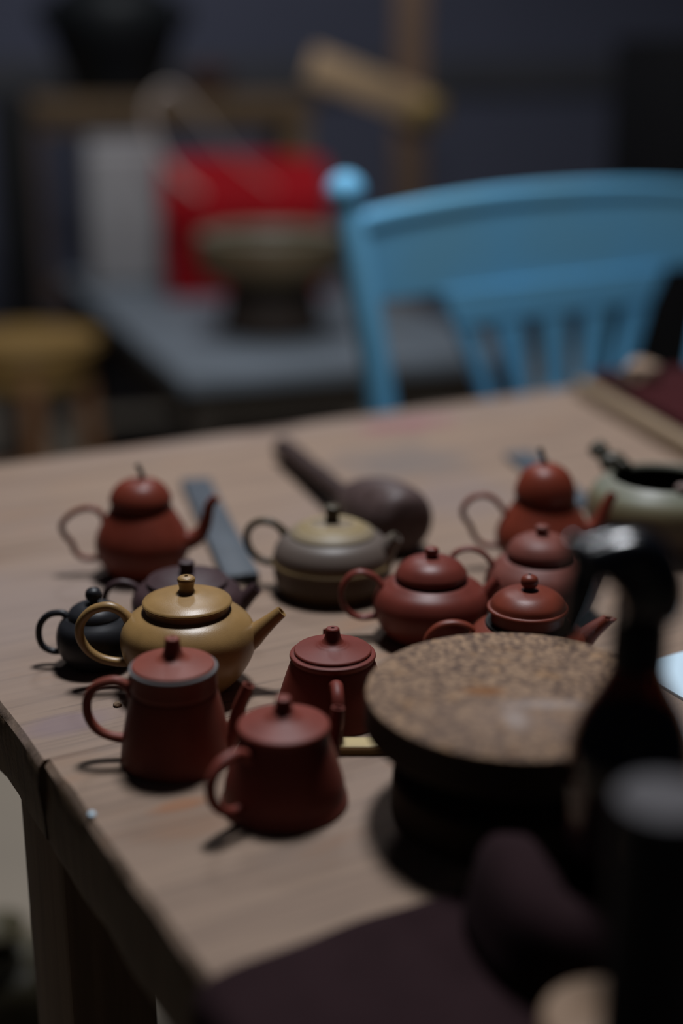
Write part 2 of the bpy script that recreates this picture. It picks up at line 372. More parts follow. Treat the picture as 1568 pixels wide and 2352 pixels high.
# ---------------------------------------------------------------- teapots
def teapot(label, loc, rz, mat, body, lid, knob, handle, spout, group='small clay teapots on the worktable', hr=(2.2, 2.0), hwide=1.25, sr=None, tipn=None, extra=None, lid_mat=None, handle_mat=None, knob_mat=None, spout_mat=None, knob_tube=None, ZK=0.955, XK=1.02):
    def zs(segs): return [[(a * XK, b * ZK) for a, b in q] for q in segs]      # final trim of width and height
    body, lid, knob = zs(body), zs(lid), zs(knob) if knob else None
    handle = [(a * XK, b * ZK) for a, b in handle]; spout = [(a * XK, b * ZK) for a, b in spout]
    if knob_tube: knob_tube = [(a, b * ZK, c) for a, b, c in knob_tube]
    t = thing('teapot', label, 'teapot', (loc[0], loc[1] + 0.009, TZ), R(rz), group)
    bm = bmesh.new(); lathe(bm, body); finish('body', bm, mat, t)
    bm = bmesh.new(); lathe(bm, lid); l = finish('lid', bm, lid_mat or mat, t)
    bm = bmesh.new()
    if knob_tube: tube(bm, [(x / 1000, 0, z / 1000) for x, z, r in knob_tube], [r / 1000 for x, z, r in knob_tube], 12)
    else: lathe(bm, knob, 32)
    finish('knob', bm, knob_mat or lid_mat or mat, l)
    n = len(handle)
    bm = bmesh.new()
    rr = [hr[0] + (hr[1] - hr[0]) * i / (n - 1) for i in range(n)]
    rr[0] *= 1.3; rr[-1] *= 1.2
    tube(bm, [(-x / 1000, 0, z / 1000) for x, z in handle], [q / 1000 for q in rr], 16, hwide, sm=8)
    finish('handle', bm, handle_mat or mat, t)
    bm = bmesh.new()
    tube(bm, [(x / 1000, 0, z / 1000) for x, z in spout], [q / 1000 for q in sr], 20, hollow=0.012, tipn=tipn, sm=7)
    finish('spout', bm, spout_mat or mat, t, ang=50)
    if extra: extra(t)
    return t

pear_body_a = [[(0, 0.6), (21, 0.6)], [(21, 0.6), (22, 0), (25, 1.5), (32.9, 14), (35.4, 26.5), (33.4, 37), (28, 48.5), (23.6, 56.5), (22.6, 59.5)], [(22.6, 59.5), (21.4, 60.4), (21.2, 63.4)], [(21.2, 63.4), (17, 63.4)]]
pear_lid_a = [[(16, 63.4), (22.2, 63.2)], [(22.2, 63.2), (23.2, 64.6), (22.6, 68.5), (19.6, 74.5), (14.5, 79.6), (7, 82.2), (0, 82.8)]]
teapot('red clay pear-shaped teapot with a curved black stem knob, at the far left', (-0.1588, 1.0635), 0, M['red_a'], pear_body_a, pear_lid_a, None,
       [(27, 43), (29.5, 51), (33, 55.5), (40.3, 57.3), (50, 54), (57.5, 47), (60.4, 40.7), (57.8, 33), (53, 26.5), (51.5, 20), (47, 14.5), (40, 13), (31, 13.5)],
       [(29, 28), (39, 31), (45, 37), (48.5, 46.5), (50.2, 55), (52.5, 62), (56.5, 66.5)], hr=(2.3, 2.2), hwide=1.2, sr=[9, 7.2, 5.8, 4.9, 4.3, 3.9, 3.5], tipn=(0.5, 0, 1),
       knob_tube=[(2.6, 81, 2.8), (2.2, 85, 2.1), (0.8, 90, 2.0), (-1.8, 95, 2.1)], knob_mat=M['black'], XK=1.06)
pear_body_b = [[(0, 0.6), (21, 0.6)], [(21, 0.6), (22, 0), (25.5, 1.5), (33.7, 15), (36.6, 27), (34.2, 37.5), (28.2, 48.5), (23.8, 56.5), (22.8, 59.2)], [(22.8, 59.2), (21.4, 60), (21.2, 62.8)], [(21.2, 62.8), (17, 62.8)]]
pear_lid_b = [[(16, 62.8), (22.2, 62.6)], [(22.2, 62.6), (23.3, 64), (23.0, 69), (20.6, 77), (16, 84.5), (8.5, 89.6), (0, 90.8)]]
teapot('red clay pear-shaped teapot with a tall lid, by the glazed bowl', (0.1632, 1.0805), 0, M['red_b'], pear_body_b, pear_lid_b, None,
       [(28, 46), (32, 51), (37, 58), (43.6, 62.3), (51, 62.5), (58.5, 58), (62.6, 50), (61, 43), (56.5, 36), (53.5, 28), (49, 21.5), (43, 18.5), (33, 19)],
       [(29, 27), (38, 33.5), (43, 41), (46.9, 52), (49.5, 59), (52, 64.5)], hr=(2.3, 2.2), hwide=1.2, sr=[9, 7.2, 5.8, 4.9, 4.4, 4.0], tipn=(0.4, 0, 1),
       knob_tube=[(-1.0, 89.5, 2.8), (-1.8, 93.5, 2.1), (-3.5, 98.5, 2.0), (-6, 104, 2.1)], knob_mat=M['black'], XK=1.05)
teapot('tiny black clay teapot with a ball knob, near the left table edge', (-0.1675, 0.887), 0, M['black'],
       [[(0, 0.6), (14, 0.6)], [(14, 0.6), (15, 0), (17.5, 1), (23.6, 8.5), (25.7, 18), (23.6, 27), (18.2, 32)], [(18.2, 32), (14, 32)]],
       [[(14, 32), (17.2, 32.2)], [(17.2, 32.2), (17.3, 33.5), (15.5, 37), (10.5, 40), (4, 41.2)], [(4, 41.2), (0, 41.2)]],
       [[(0, 40.5), (3.0, 40.8)], [(3.0, 40.8), (2.7, 42.5), (4.8, 44.2), (5.3, 47), (4, 50), (0, 51.5)]],
       [(16.5, 31), (21.5, 34.2), (29.6, 33), (35.6, 27), (37.2, 18.7), (34.8, 11.5), (28, 8), (20, 9)],
       [(20, 15), (27, 21), (32, 28), (35.5, 33)], hr=(2.4, 2.2), hwide=1.1, sr=[6.5, 4.4, 3.2, 2.7], ZK=1.08, XK=1.04)
teapot('dark purple clay teapot with a flat lid and short knob, behind the ochre one', (-0.1099, 0.9398), 0, M['purple'],
       [[(0, 0.6), (22, 0.6)], [(22, 0.6), (23, 0), (26, 1.5), (36, 14), (39.4, 26), (36, 35), (28.5, 40)], [(28.5, 40), (22, 40)]],
       [[(22, 40.5), (27, 41)], [(27, 41), (28.4, 41.8), (28, 43.6)], [(28, 43.6), (25.5, 44.6)], [(25.5, 44.6), (18, 47.2), (9, 48.6), (0, 49)]],
       [[(0, 48), (5.2, 48.4)], [(5.2, 48.4), (5.0, 51), (5.3, 55), (5.7, 56.5)], [(5.7, 56.5), (5.0, 57.6), (0, 57.8)]],
       [(33, 33), (39, 39), (46.7, 40.8), (54, 37.5), (58.3, 29.6), (56.9, 20.5), (49.5, 14), (36, 13.5)],
       [(31, 20), (38, 26), (43, 31), (48.6, 36.6)], hr=(2.6, 2.3), hwide=1.2, sr=[9.5, 7, 5.5, 4.6])
teapot('ochre yellow clay teapot with a wide flat lid, largest of the row at left', (-0.1004, 0.8525), 0, M['yellow'],
       [[(0, 0.8), (23, 0.8)], [(23, 0.8), (24.3, 0), (26.5, 1), (34.6, 10.5), (41.2, 23), (43.3, 34), (41.3, 44), (35, 51.3), (27.6, 55.2)], [(27.6, 55.2), (26.6, 55.6), (26.3, 58.8)], [(26.3, 58.8), (20, 58.8)]],
       [[(20, 59), (27.0, 59)], [(27.0, 59), (28.2, 59.5), (28.5, 60.6), (27.8, 61.8)], [(27.8, 61.8), (22, 64.4), (13, 66.4), (6.6, 67.6), (5, 69)], [(5, 69), (0, 69)]],
       [[(0, 68.3), (5.2, 68.3)], [(5.2, 68.3), (4.7, 70.5), (5.2, 74.2), (5.8, 76), (5.5, 77.6)], [(5.5, 77.6), (4.2, 78.6), (1.2, 79)], [(1.2, 79), (1.0, 76)], [(1.0, 76), (0, 76)]],
       [(36.5, 46), (40, 51.5), (46, 56), (52.5, 57), (61, 54), (67.8, 46), (69.4, 36), (65, 26), (57, 19.5), (46, 16.6), (36.5, 17)],
       [(32, 31), (40, 35.5), (45.5, 40), (52.5, 46.5), (60, 53.6)], hr=(3.3, 2.9), hwide=1.1, sr=[11, 8.6, 6.6, 5.0, 4.0], ZK=0.97, XK=1.025)
teapot('olive and tan banded teapot with a stub knob, in front of the mallet', (-0.0071, 1.0281), -12, M['olive'],
       [[(0, 0.6), (36, 0.6)], [(36, 0.6), (37.8, 0), (39, 1.5), (42.5, 6), (44.6, 14), (45.2, 23)], [(45.2, 23), (46.2, 24.3), (46.2, 26.3), (45.2, 27.6)], [(45.2, 27.6), (43.6, 36), (38.8, 43.5), (33, 47.5)], [(33, 47.5), (26, 47.5)]],
       [[(26, 47.6), (32.4, 47.8)], [(32.4, 47.8), (31.6, 49.8), (27, 53), (22.6, 55)], [(22.6, 55), (21, 56.2), (19, 55.8)], [(19, 55.8), (12, 57.6), (0, 58.6)]],
       [[(0, 57.8), (5.6, 58)], [(5.6, 58), (5.0, 60), (5.2, 66), (6.2, 68)], [(6.2, 68), (6.3, 70.2), (5, 71.4), (0, 71.8)]],
       [(37, 45), (41, 50), (47, 53.5), (55.3, 54.2), (62.8, 50.2), (67.2, 41.8), (66.1, 32.2), (61.2, 24.4), (54, 20), (42, 19)],
       [(32, 28), (40, 37), (45, 43.5), (49.6, 49)], hr=(2.9, 2.7), hwide=1.2, sr=[13, 9.5, 6.6, 4.8],
       lid_mat=M['olive_lid'], handle_mat=M['olive_dark'], knob_mat=M['olive_dark'], spout_mat=M['olive'])
GL = (0.0637, 0.9365)
teapot('round red clay teapot with a domed lid, in the middle behind the cone-shaped one', GL, 0, M['red_g'],
       [[(0, 0.6), (26, 0.6)], [(26, 0.6), (27.1, 0), (29, 1), (36.5, 11), (40.6, 25), (37.2, 36.5), (29.5, 42.5), (25.4, 44.4)], [(25.4, 44.4), (22.4, 44.6), (22.4, 46.2)], [(22.4, 46.2), (20, 46.2)]],
       [[(20, 46.3), (24.6, 46.5)], [(24.6, 46.5), (25.2, 47.6), (24.2, 51.5), (20, 57), (13, 60.8), (5, 62.3), (0, 62.5)]],
       [[(0, 61.6), (4.2, 61.8)], [(4.2, 61.8), (4.0, 63.5), (4.7, 65.5), (5.0, 67.6), (4.0, 69.4), (0, 70.2)]],
       [(33, 38), (37, 44), (42, 48.5), (50.4, 50.5), (58, 46), (62.6, 36), (61.6, 25.5), (56.3, 17.5), (48, 14.2), (38, 15.5)],
       [(29, 20), (36, 29), (41, 36.5), (46.5, 44)], hr=(2.1, 2.0), hwide=1.9, sr=[12, 7.6, 5.2, 3.9])
teapot('pinkish brown clay teapot with a domed lid, partly behind the spray bottle', (0.1467, 0.9765), 0, M['red_h'],
       [[(0, 0.6), (26, 0.6)], [(26, 0.6), (27, 0), (29, 1), (36, 11), (40.2, 25), (36.8, 37), (29, 44.5), (25, 46.6)], [(25, 46.6), (22.2, 46.8), (22.2, 48.4)], [(22.2, 48.4), (20, 48.4)]],
       [[(20, 48.5), (24.2, 48.7)], [(24.2, 48.7), (25.0, 50), (24, 54.5), (20, 60), (13, 64), (5, 65.7), (0, 66)]],
       [[(0, 65), (4.4, 65.2)], [(4.4, 65.2), (4.0, 67), (4.7, 69), (5.1, 71), (4.2, 72.6), (0, 73.2)]],
       [(33, 39), (38, 46), (43, 51), (51, 54), (59.5, 52), (64.4, 46), (64.7, 36), (59, 26), (49, 19), (38, 18.5)],
       [(29, 20), (36, 29), (41, 36.5), (46, 44)], hr=(2.1, 2.0), hwide=1.7, sr=[12, 7.6, 5.2, 3.9])
def seal(t):
    bm = bmesh.new(); lathe(bm, [[(24.99, 32.47), (28.15, 33.05)], [(28.15, 33.05), (28.76, 34.00), (27.95, 34.96)], [(27.95, 34.96), (24.79, 35.34)]]); tag(finish('seal_ring', bm, M['darkgap'], t), 'black seal ring')
teapot('red clay teapot with a rimmed lid and ball knob, directly behind the wheel', (0.1252, 0.8776), 0, M['red_i'],
       [[(0, 0.6), (22, 0.6)], [(22, 0.6), (23.5, 0), (26, 1), (35.4, 12), (38.6, 21.5), (35.5, 29.5), (28, 34.5)], [(28, 34.5), (24.6, 35.5), (24.4, 44.6)], [(24.4, 44.6), (20, 44.6)]],
       [[(20, 44.8), (25, 45)], [(25, 45), (26.8, 45.8), (27.2, 47), (26.6, 48)], [(26.6, 48), (25.3, 48.4)], [(25.3, 48.4), (23.2, 53), (17, 57.8), (9, 60), (5, 60.4)], [(5, 60.4), (0, 60.4)]],
       [[(0, 59.6), (5.2, 59.8)], [(5.2, 59.8), (3.4, 60.8), (3.2, 61.6)], [(3.2, 61.6), (5.2, 63.6), (5.8, 66.6), (4.6, 69.8), (1.2, 71.6)], [(1.2, 71.6), (1.0, 68)], [(1.0, 68), (0, 68)]],
       [(31, 25), (35.5, 30), (41.5, 34), (50, 35.4), (58.9, 32.9), (65.2, 26.4), (66.8, 19), (61.4, 10.5), (50, 6.2), (31, 7)],
       [(28, 15), (36, 22), (43.5, 29.8), (54, 38.6)], hr=(1.9, 1.9), hwide=1.9, sr=[13, 8.6, 6.0, 3.9], tipn=(0.12, 0, 1), extra=seal)
def ring_j(t):
    bm = bmesh.new(); lathe(bm, [[(21.93, 57.62), (25.40, 57.62)], [(25.40, 57.62), (25.91, 58.22), (25.50, 59.00)], [(25.50, 59.00), (23.05, 59.10)]]); tag(finish('rim_band', bm, M['ring'], t), 'pale grey slip band round the rim')
teapot('red clay cone teapot with a collared neck and pale rim, nearest the left corner', (-0.0979, 0.7507), 0, M['red_j'],
       [[(0, 0.8), (31, 0.8)], [(31, 0.8), (32, 0), (32.4, 1.5), (32.2, 4)], [(32.2, 4), (31.2, 12), (28.6, 27), (26.2, 38), (24.6, 44.2)], [(24.6, 44.2), (24.0, 45), (24.2, 46)], [(24.2, 46), (25.0, 47), (24.8, 52), (24.9, 58.4)], [(24.9, 58.4), (20, 58.4)]],
       [[(20, 58.9), (23.3, 59.2)], [(23.3, 59.2), (23.8, 60.6), (23.2, 61.6)], [(23.2, 61.6), (15, 63.5), (9, 65), (6, 67.2)], [(6, 67.2), (0, 67.2)]],
       [[(0, 65), (9.5, 64.8)], [(9.5, 64.8), (6.8, 66.6), (5.2, 70), (4.5, 74), (4.2, 77.2)], [(4.2, 77.2), (3.4, 78), (1.1, 78)], [(1.1, 78), (1, 75)], [(1, 75), (0, 75)]],
       [(23, 39), (25.5, 44.5), (29, 48.4), (35, 50.2), (44.5, 47), (50, 38.5), (50.4, 28), (46, 19), (38.5, 14.2), (28, 12)],
       [(26, 9), (32, 16), (35, 24), (37.4, 34), (42.8, 47.6)], hr=(3.0, 2.7), hwide=1.15, sr=[8.5, 6, 4.6, 4.0, 3.5], extra=ring_j, ZK=0.985)
teapot('red clay cone teapot with an overhanging lid, nearest the camera', (-0.0318, 0.6977), 45, M['red_k'],
       [[(0, 0.8), (33, 0.8)], [(33, 0.8), (34.6, 0), (35, 1.2), (34.8, 3.4)], [(34.8, 3.4), (33.6, 7), (32.2, 16), (28.4, 30), (25, 41), (23.4, 47.4)], [(23.4, 47.4), (19, 47.4)]],
       [[(19, 47.5), (23.6, 47.6)], [(23.6, 47.6), (24.9, 48.4), (25, 50.4), (24.2, 51.4)], [(24.2, 51.4), (22.6, 51.8)], [(22.6, 51.8), (16, 54), (10, 56), (6.4, 58.4)], [(6.4, 58.4), (0, 58.4)]],
       [[(0, 55), (10, 56)], [(10, 56), (7.2, 57.6), (5.4, 60), (4.4, 63.6), (4.2, 66.8)], [(4.2, 66.8), (3.4, 67.8), (0, 68)]],
       [(24, 38), (29, 42.6), (35, 45), (44.5, 43), (50.6, 36), (52, 28.7), (50, 20.6), (44.7, 13.6), (37, 9.5), (28, 9.5)],
       [(26, 9), (33, 16), (36.6, 25), (39.2, 34), (41.4, 46)], hr=(3.1, 2.8), hwide=1.15, sr=[8.5, 6, 4.8, 4.2, 3.6], tipn=(0.15, 0, 1), ZK=0.945)
teapot('red clay cone teapot with a disc lid, its handle towards the camera', (-0.0055, 0.8109), 94, M['red_l'],
       [[(0, 0.8), (33.5, 0.8)], [(33.5, 0.8), (35.1, 0), (35.4, 1.2), (35.2, 3)], [(35.2, 3), (32.6, 15), (28.8, 28), (25.6, 38)], [(25.6, 38), (25.2, 38.8), (25.8, 39.8)], [(25.8, 39.8), (26.6, 41.2), (26.2, 42.8)], [(26.2, 42.8), (24, 43.6)], [(24, 43.6), (18, 43.6)]],
       [[(18, 43.8), (23.4, 43.9)], [(23.4, 43.9), (23.8, 44.8), (23.2, 45.8)], [(23.2, 45.8), (16, 47.4), (10, 49), (6.6, 51)], [(6.6, 51), (0, 51)]],
       [[(0, 48), (10.5, 48.9)], [(10.5, 48.9), (7.4, 50.4), (5.5, 53), (4.6, 56.4), (4.2, 59.6)], [(4.2, 59.6), (3.4, 60.6), (1.2, 60.6)], [(1.2, 60.6), (1, 58)], [(1, 58), (0, 58)]],
       [(26, 31), (32, 35.6), (38, 36.6), (45, 33.5), (49, 26), (48.5, 18), (43.5, 11.5), (32, 9.5)],
       [(28, 9), (34, 16), (37, 24), (39.5, 33), (42, 41)], hr=(3.1, 2.8), hwide=1.3, sr=[8.5, 6, 4.8, 4.2, 3.6])

# ---------------------------------------------------------------- banding wheel
bw = thing('banding_wheel', 'rusty iron banding wheel with a speckled tan turntable top', 'banding wheel', (0.0934, 0.7005, TZ))
bm = bmesh.new(); lathe(bm, [[(0, 71.6), (79, 71.6)], [(79, 71.6), (80.12, 71), (80.42, 69.6)], [(80.42, 69.6), (80.63, 50.7)], [(80.63, 50.7), (78.39, 48.2)], [(78.39, 48.2), (65.15, 45.2), (40.72, 43.2)], [(40.72, 43.2), (0, 43.2)]], 96); finish('wheel_head', bm, M['iron'], bw)
bm = bmesh.new(); lathe(bm, [[(0, 0), (64, 0)], [(64, 0), (66, 1.416), (66, 3.54)], [(66, 3.54), (65.4, 20.06)], [(65.4, 20.06), (63.5, 22.42)], [(63.5, 22.42), (40, 24.78)], [(40, 24.78), (30, 29.5)], [(30, 29.5), (0, 29.5)]], 96); finish('base', bm, M['iron'], bw)
bm = bmesh.new(); lathe(bm, [[(0, 28.32), (30, 28.32)], [(30, 28.32), (28, 35.4), (28, 43.66)], [(28, 43.66), (0, 43.66)]], 48); finish('spindle', bm, M['blk_matt'], bw)

# ---------------------------------------------------------------- mallet
A_, J_, H_ = Vector((-0.0587, 1.4013, 0.0125)), Vector((0.0042, 1.1868, 0.022)), Vector((0.0600, 1.100, 0.030))
J_ = Vector((0.0042, 1.205, 0.0225))
t = thing('mallet', 'dark wooden mallet with an egg-shaped head and long handle, behind the olive teapot', 'mallet', (A_.x, A_.y, TZ))
bm = bmesh.new()
pts = [A_, A_.lerp(J_, 0.02), A_.lerp(J_, 0.5), A_.lerp(J_, 1.12)]
tube(bm, [p - Vector((A_.x, A_.y, 0)) for p in pts], [0.0095, 0.0115, 0.0100, 0.0085], 16, side=Vector((0.85, 0.5, 0)), sm=4); finish('handle', bm, M['mallet_h'], t)
bm = bmesh.new(); d = (H_ - J_).normalized()
L = 0.112
hs = [(-0.004, 0.005), (0.0, 0.0095), (0.014, 0.0165), (0.034, 0.0235), (0.058, 0.0285), (0.082, 0.0298), (0.100, 0.0275), (0.109, 0.021), (L, 0.010), (L + 0.0008, 0.001)]
c0 = Vector((J_.x, J_.y, 0.0235))
dd = Vector((d.x, d.y, 0.0065 / L * 1.0)).normalized()
tube(bm, [c0 + dd * s - Vector((A_.x, A_.y, 0)) for s, r in hs], [r for s, r in hs], 32, side=Vector((0.85, 0.5, 0)), sm=4); finish('head', bm, M['mallet'], t)

# ---------------------------------------------------------------- flat tools on the table
def bar(name, label, cat, a, b, width, th, m, group=None):
    a, b = Vector(a), Vector(b); d = b - a; c = (a + b) / 2
    bm = bmesh.new(); box(bm, (0, 0, th / 2), (d.length, width, th), None, min(0.0015, th * 0.3))
    o = finish(name, bm, m); o.location = (c.x, c.y, TZ); o.rotation_euler = (0, 0, math.atan2(d.y, d.x)); return tag(o, label, cat, group)
bar('slate_bar', 'long blue-grey slate bar lying between the left pear teapot and the olive one', 'bar', (-0.1409, 1.3134), (-0.0780, 1.0477), 0.028, 0.008, M['slate'])
bar('slate_bar', 'blue-grey slate bar mostly hidden behind the right pear teapot', 'bar', (0.182, 1.415), (0.222, 1.235), 0.030, 0.006, M['slate'])
t = thing('bamboo_strip', 'short pale bamboo strip sticking out from under the wheel', 'strip', (0.030, 0.7675, TZ))
bm = bmesh.new(); box(bm, (0, 0, 0.0047), (0.062, 0.0125, 0.0026), None, 0.0006); finish('face', bm, M['bamboo'], t)
bm = bmesh.new(); box(bm, (0, 0, 0.0017), (0.062, 0.0128, 0.0034), None, 0.0006); tag(finish('underside', bm, M['bamboo_side'], t), 'darker brown underside')
rnd = random.Random(4)
def crumb(name, label, cat, x, y, s, m):
    bm = bmesh.new(); bmesh.ops.create_icosphere(bm, subdivisions=2, radius=1)
    for v in bm.verts:
        k = 1 + 0.35 * noise.noise(v.co * 1.7 + Vector((x * 40, y * 40, 0)))
        v.co = Vector((v.co.x * s[0] * k, v.co.y * s[1] * k, max(v.co.z, -0.6) * s[2] * k))
    zmin = min(v.co.z for v in bm.verts)
    for v in bm.verts: v.co.z -= zmin
    o = finish(name, bm, m); o.location = (x, y, TZ); return tag(o, label, cat)
crumb('clay_crumb', 'small dark brown clay crumb on the table left of the collared teapot', 'crumb', -0.1434, 0.8284, (0.0028, 0.0022, 0.0018), M['leg'])
crumb('plaster_chip', 'tiny white chip on the left table edge', 'chip', -0.1370, 0.6915, (0.0022, 0.0026, 0.0012), M['paper'])

# ---------------------------------------------------------------- glazed bowl with a toad on its rim
t = thing('glazed_bowl', 'grey-green glazed water bowl with a dark creature perched on its rim', 'bowl', (0.2677, 1.1368, TZ))
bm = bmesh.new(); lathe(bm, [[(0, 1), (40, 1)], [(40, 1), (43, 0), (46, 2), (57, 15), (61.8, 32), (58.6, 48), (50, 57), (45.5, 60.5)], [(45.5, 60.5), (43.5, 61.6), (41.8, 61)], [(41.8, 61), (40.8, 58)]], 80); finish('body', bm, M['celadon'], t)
bm = bmesh.new(); lathe(bm, [[(40.8, 58.2), (47, 52), (55, 40), (55, 28), (45, 12), (0, 8)]], 80); tag(finish('inside', bm, M['inner'], t), 'black glazed inside')
bm = bmesh.new()
for c, sz in (((-0.036, 0.031, 0.0665), (0.0105, 0.0085, 0.0065)), ((-0.047, 0.040, 0.0735), (0.0075, 0.007, 0.006)), ((-0.0505, 0.0385, 0.0790), (0.0022, 0.0022, 0.0022)), ((-0.0455, 0.0445, 0.0790), (0.0022, 0.0022, 0.0022)),
             ((-0.043, 0.026, 0.0645), (0.004, 0.003, 0.005)), ((-0.030, 0.036, 0.0645), (0.004, 0.003, 0.005)), ((-0.028, 0.024, 0.0645), (0.006, 0.004, 0.004))):
    ellipsoid(bm, c, [q * 1.2 for q in sz], None, 14, 10)
tag(finish('toad_figure', bm, M['toad'], t), 'small mottled dark creature figure')
bm = bmesh.new(); ellipsoid(bm, (0.006, -0.0415, 0.0640), (0.0052, 0.0045, 0.0042)); ellipsoid(bm, (0.011, -0.0405, 0.0645), (0.0035, 0.0032, 0.0034)); tag(finish('rim_stud', bm, M['pink'], t), 'small pinkish lump on the near rim')

# ---------------------------------------------------------------- tray with felt
TR = R(13)
t = thing('wooden_tray', 'pale wooden board with a maroon felt pad at the far right of the table', 'tray', (0.2827, 1.688, TZ), TR)
bxo('board', (0.21, -0.17, 0.010), (0.42, 0.34, 0.020), M['tray'], t, 0.002)
bxo('felt_pad', (0.213, -0.168, 0.026), (0.394, 0.326, 0.012), M['maroon'], t, 0.003)
o = crumb('clay_lump', 'cream coloured clay lump resting on the maroon pad', 'clay lump', 0.349, 1.622, (0.021, 0.017, 0.017), M['lump']); o.location.z = TZ + 0.032
bar('wooden_tool', 'short dark wooden tool on the maroon pad beside the cream lump', 'tool', (0.318, 1.645), (0.330, 1.595), 0.010, 0.008, M['darkwood']).location.z = TZ + 0.032

# ---------------------------------------------------------------- paper
o = bxo('paper_sheet', (0.085, -0.07, 0.0012), (0.17, 0.14, 0.0024), M['paper'], None, 0.0004)
o.location = (0.1930, 0.8860, TZ); o.rotation_euler = (0, 0, ANG)
tag(o, 'bluish white sheet of paper at the right edge behind the spray bottle', 'paper')

# ---------------------------------------------------------------- spray bottle
SB = (0.1305, 0.5765)
t = thing('spray_bottle', 'dark amber spray bottle with a glossy black trigger head', 'spray bottle', (SB[0], SB[1], TZ + 0.0045))
bm = bmesh.new(); lathe(bm, [[(0, 1.5), (24, 1.5)], [(24, 1.5), (27.5, 0), (28.6, 3)], [(28.6, 3), (28.6, 92)], [(28.6, 92), (27.8, 101), (23, 113), (16, 126), (11.2, 138), (10.2, 146)], [(10.2, 146), (10.2, 152)], [(10.2, 152), (8.4, 152)], [(8.4, 152), (8.6, 138), (14, 124), (21, 111), (26, 99), (26.8, 90)], [(26.8, 90), (26.8, 5)], [(26.8, 5), (0, 4.5)]], 64); finish('bottle', bm, M['amber'], t)
bm = bmesh.new(); lathe(bm, [[(0, 5), (26.2, 5.2)], [(26.2, 5.2), (26.4, 88)], [(26.4, 88), (25.4, 99), (20.5, 110.5), (19, 113)], [(19, 113), (0, 113)]], 48); tag(finish('liquid', bm, M['liquid'], t), 'dark liquid')
bm = bmesh.new(); lathe(bm, [[(8.8, 137), (12.2, 137)], [(12.2, 137), (12.4, 142), (12.2, 158)], [(12.2, 158), (10.5, 161)], [(10.5, 161), (0, 161)]], 40); finish('collar', bm, M['blk_matt'], t)
def slab(bm, outline, y, bev=0.004):
    """rounded solid: outline of (x, z) mm extruded +-y"""
    o_ = crom(outline + [outline[0]], 4)[:-1]
    lay = []
    for yy, k in [(y * math.sin(R(q)), 0.66 + 0.34 * math.cos(R(q))) for q in range(-84, 85, 14)]:
        cx = sum(p[0] for p in o_) / len(o_); cz = sum(p[1] for p in o_) / len(o_)
        lay.append([bm.verts.new(((cx + (p[0] - cx) * k) / 1000, yy / 1000, (cz + (p[1] - cz) * k) / 1000)) for p in o_])
    for a, b in zip(lay, lay[1:]):
        for k in range(len(o_)): bm.faces.new((a[k], a[(k + 1) % len(o_)], b[(k + 1) % len(o_)], b[k]))
    bm.faces.new(lay[0]); bm.faces.new(lay[-1][::-1])
bm = bmesh.new(); slab(bm, [(-30, 184), (-30, 193), (-22, 196.5), (-9, 200), (3, 199.5), (13, 190), (18.5, 175), (17.5, 163), (11, 157), (-9.8, 157), (-9.2, 164), (-13, 173), (-20, 180)], 11.5)
head = finish('spray_head', bm, M['blk_plastic'], t, ang=60)
bm = bmesh.new(); tube(bm, [(-0.027, 0, 0.1915), (-0.032, 0, 0.1915), (-0.0335, 0, 0.1915)], [0.0065, 0.0065, 0.0055], 20); finish('nozzle', bm, M['blk_plastic'], head)
bm = bmesh.new(); tube(bm, [(-0.023, 0, 0.188), (-0.0255, 0, 0.176), (-0.0280, 0, 0.164), (-0.0315, 0, 0.150)], [0.0072, 0.0074, 0.0066, 0.0045], 16, 1.25); finish('trigger', bm, M['blk_plastic'], t)

# ---------------------------------------------------------------- black canister
t = thing('canister', 'slim black canister with a grey top, standing on the cloth', 'canister', (0.1140, 0.4440, TZ + 0.0045))
bm = bmesh.new(); lathe(bm, [[(0, 0), (16.93, 0)], [(16.93, 0), (17.66, 0.985), (17.66, 2.955)], [(17.66, 2.955), (17.66, 140.9)], [(17.66, 140.9), (17.2, 143.3)], [(17.2, 143.3), (0, 143.3)]], 48); finish('body', bm, M['can'], t)
bm = bmesh.new(); lathe(bm, [[(0, 142.8), (17.02, 142.8)], [(17.02, 142.8), (17.3, 144.3), (16.74, 146)], [(16.74, 146), (9.2, 146.6), (0, 146.8)]], 48); tag(finish('lid', bm, M['cantop'], t), 'flat grey lid')

# ---------------------------------------------------------------- cloth, its fold, and the block on it
t = thing('cloth', 'purple-brown cloth spread over the near end of the table', 'cloth', TC + Vector((0, 0, TZ)), ANG)
bm = bmesh.new()
nx, ny = 80, 44; vs = []
for i in range(nx + 1):
    row = []
    for j in range(ny + 1):
        fx, fy = i / nx, j / ny
        x = -0.085 + 0.70 * fx
        top = 0.005 + 0.075 * max(x, 0) * 1.25 + 0.0025 * math.sin(x * 37) + 0.0015 * math.sin(x * 81 + 1)
        top -= 9.0 * max(0, x - 0.115) ** 2 + 0.0
        top = max(top, -0.10)
        y = -0.27 + (top + 0.27) * fy
        z = 0.0012 + 0.0006 * (noise.noise(Vector((x * 16, y * 16, 0))) + 0.6) + 0.0008 * max(0, noise.noise(Vector((x * 9, y * 5 + x * 6, 5))))
        px = x
        if x < 0.002:
            s = 0.002 - x; px = 0.002 - min(s, 0.012) * 0.75 - 0.004 * math.sin(y * 45) * min(1, s / 0.05); z = z - max(0, s - 0.006) * 1.0
        row.append(bm.verts.new((px, y, z)))
    vs.append(row)
for i in range(nx):
    for j in range(ny): bm.faces.new((vs[i][j], vs[i + 1][j], vs[i + 1][j + 1], vs[i][j + 1]))
sh = finish('sheet', bm, M['cloth'], t, ang=80)
so = sh.modifiers.new('thickness', 'SOLIDIFY'); so.thickness = 0.0022; so.offset = 1
bm = bmesh.new()
inv = Matrix.Rotation(-ANG, 3, 'Z')
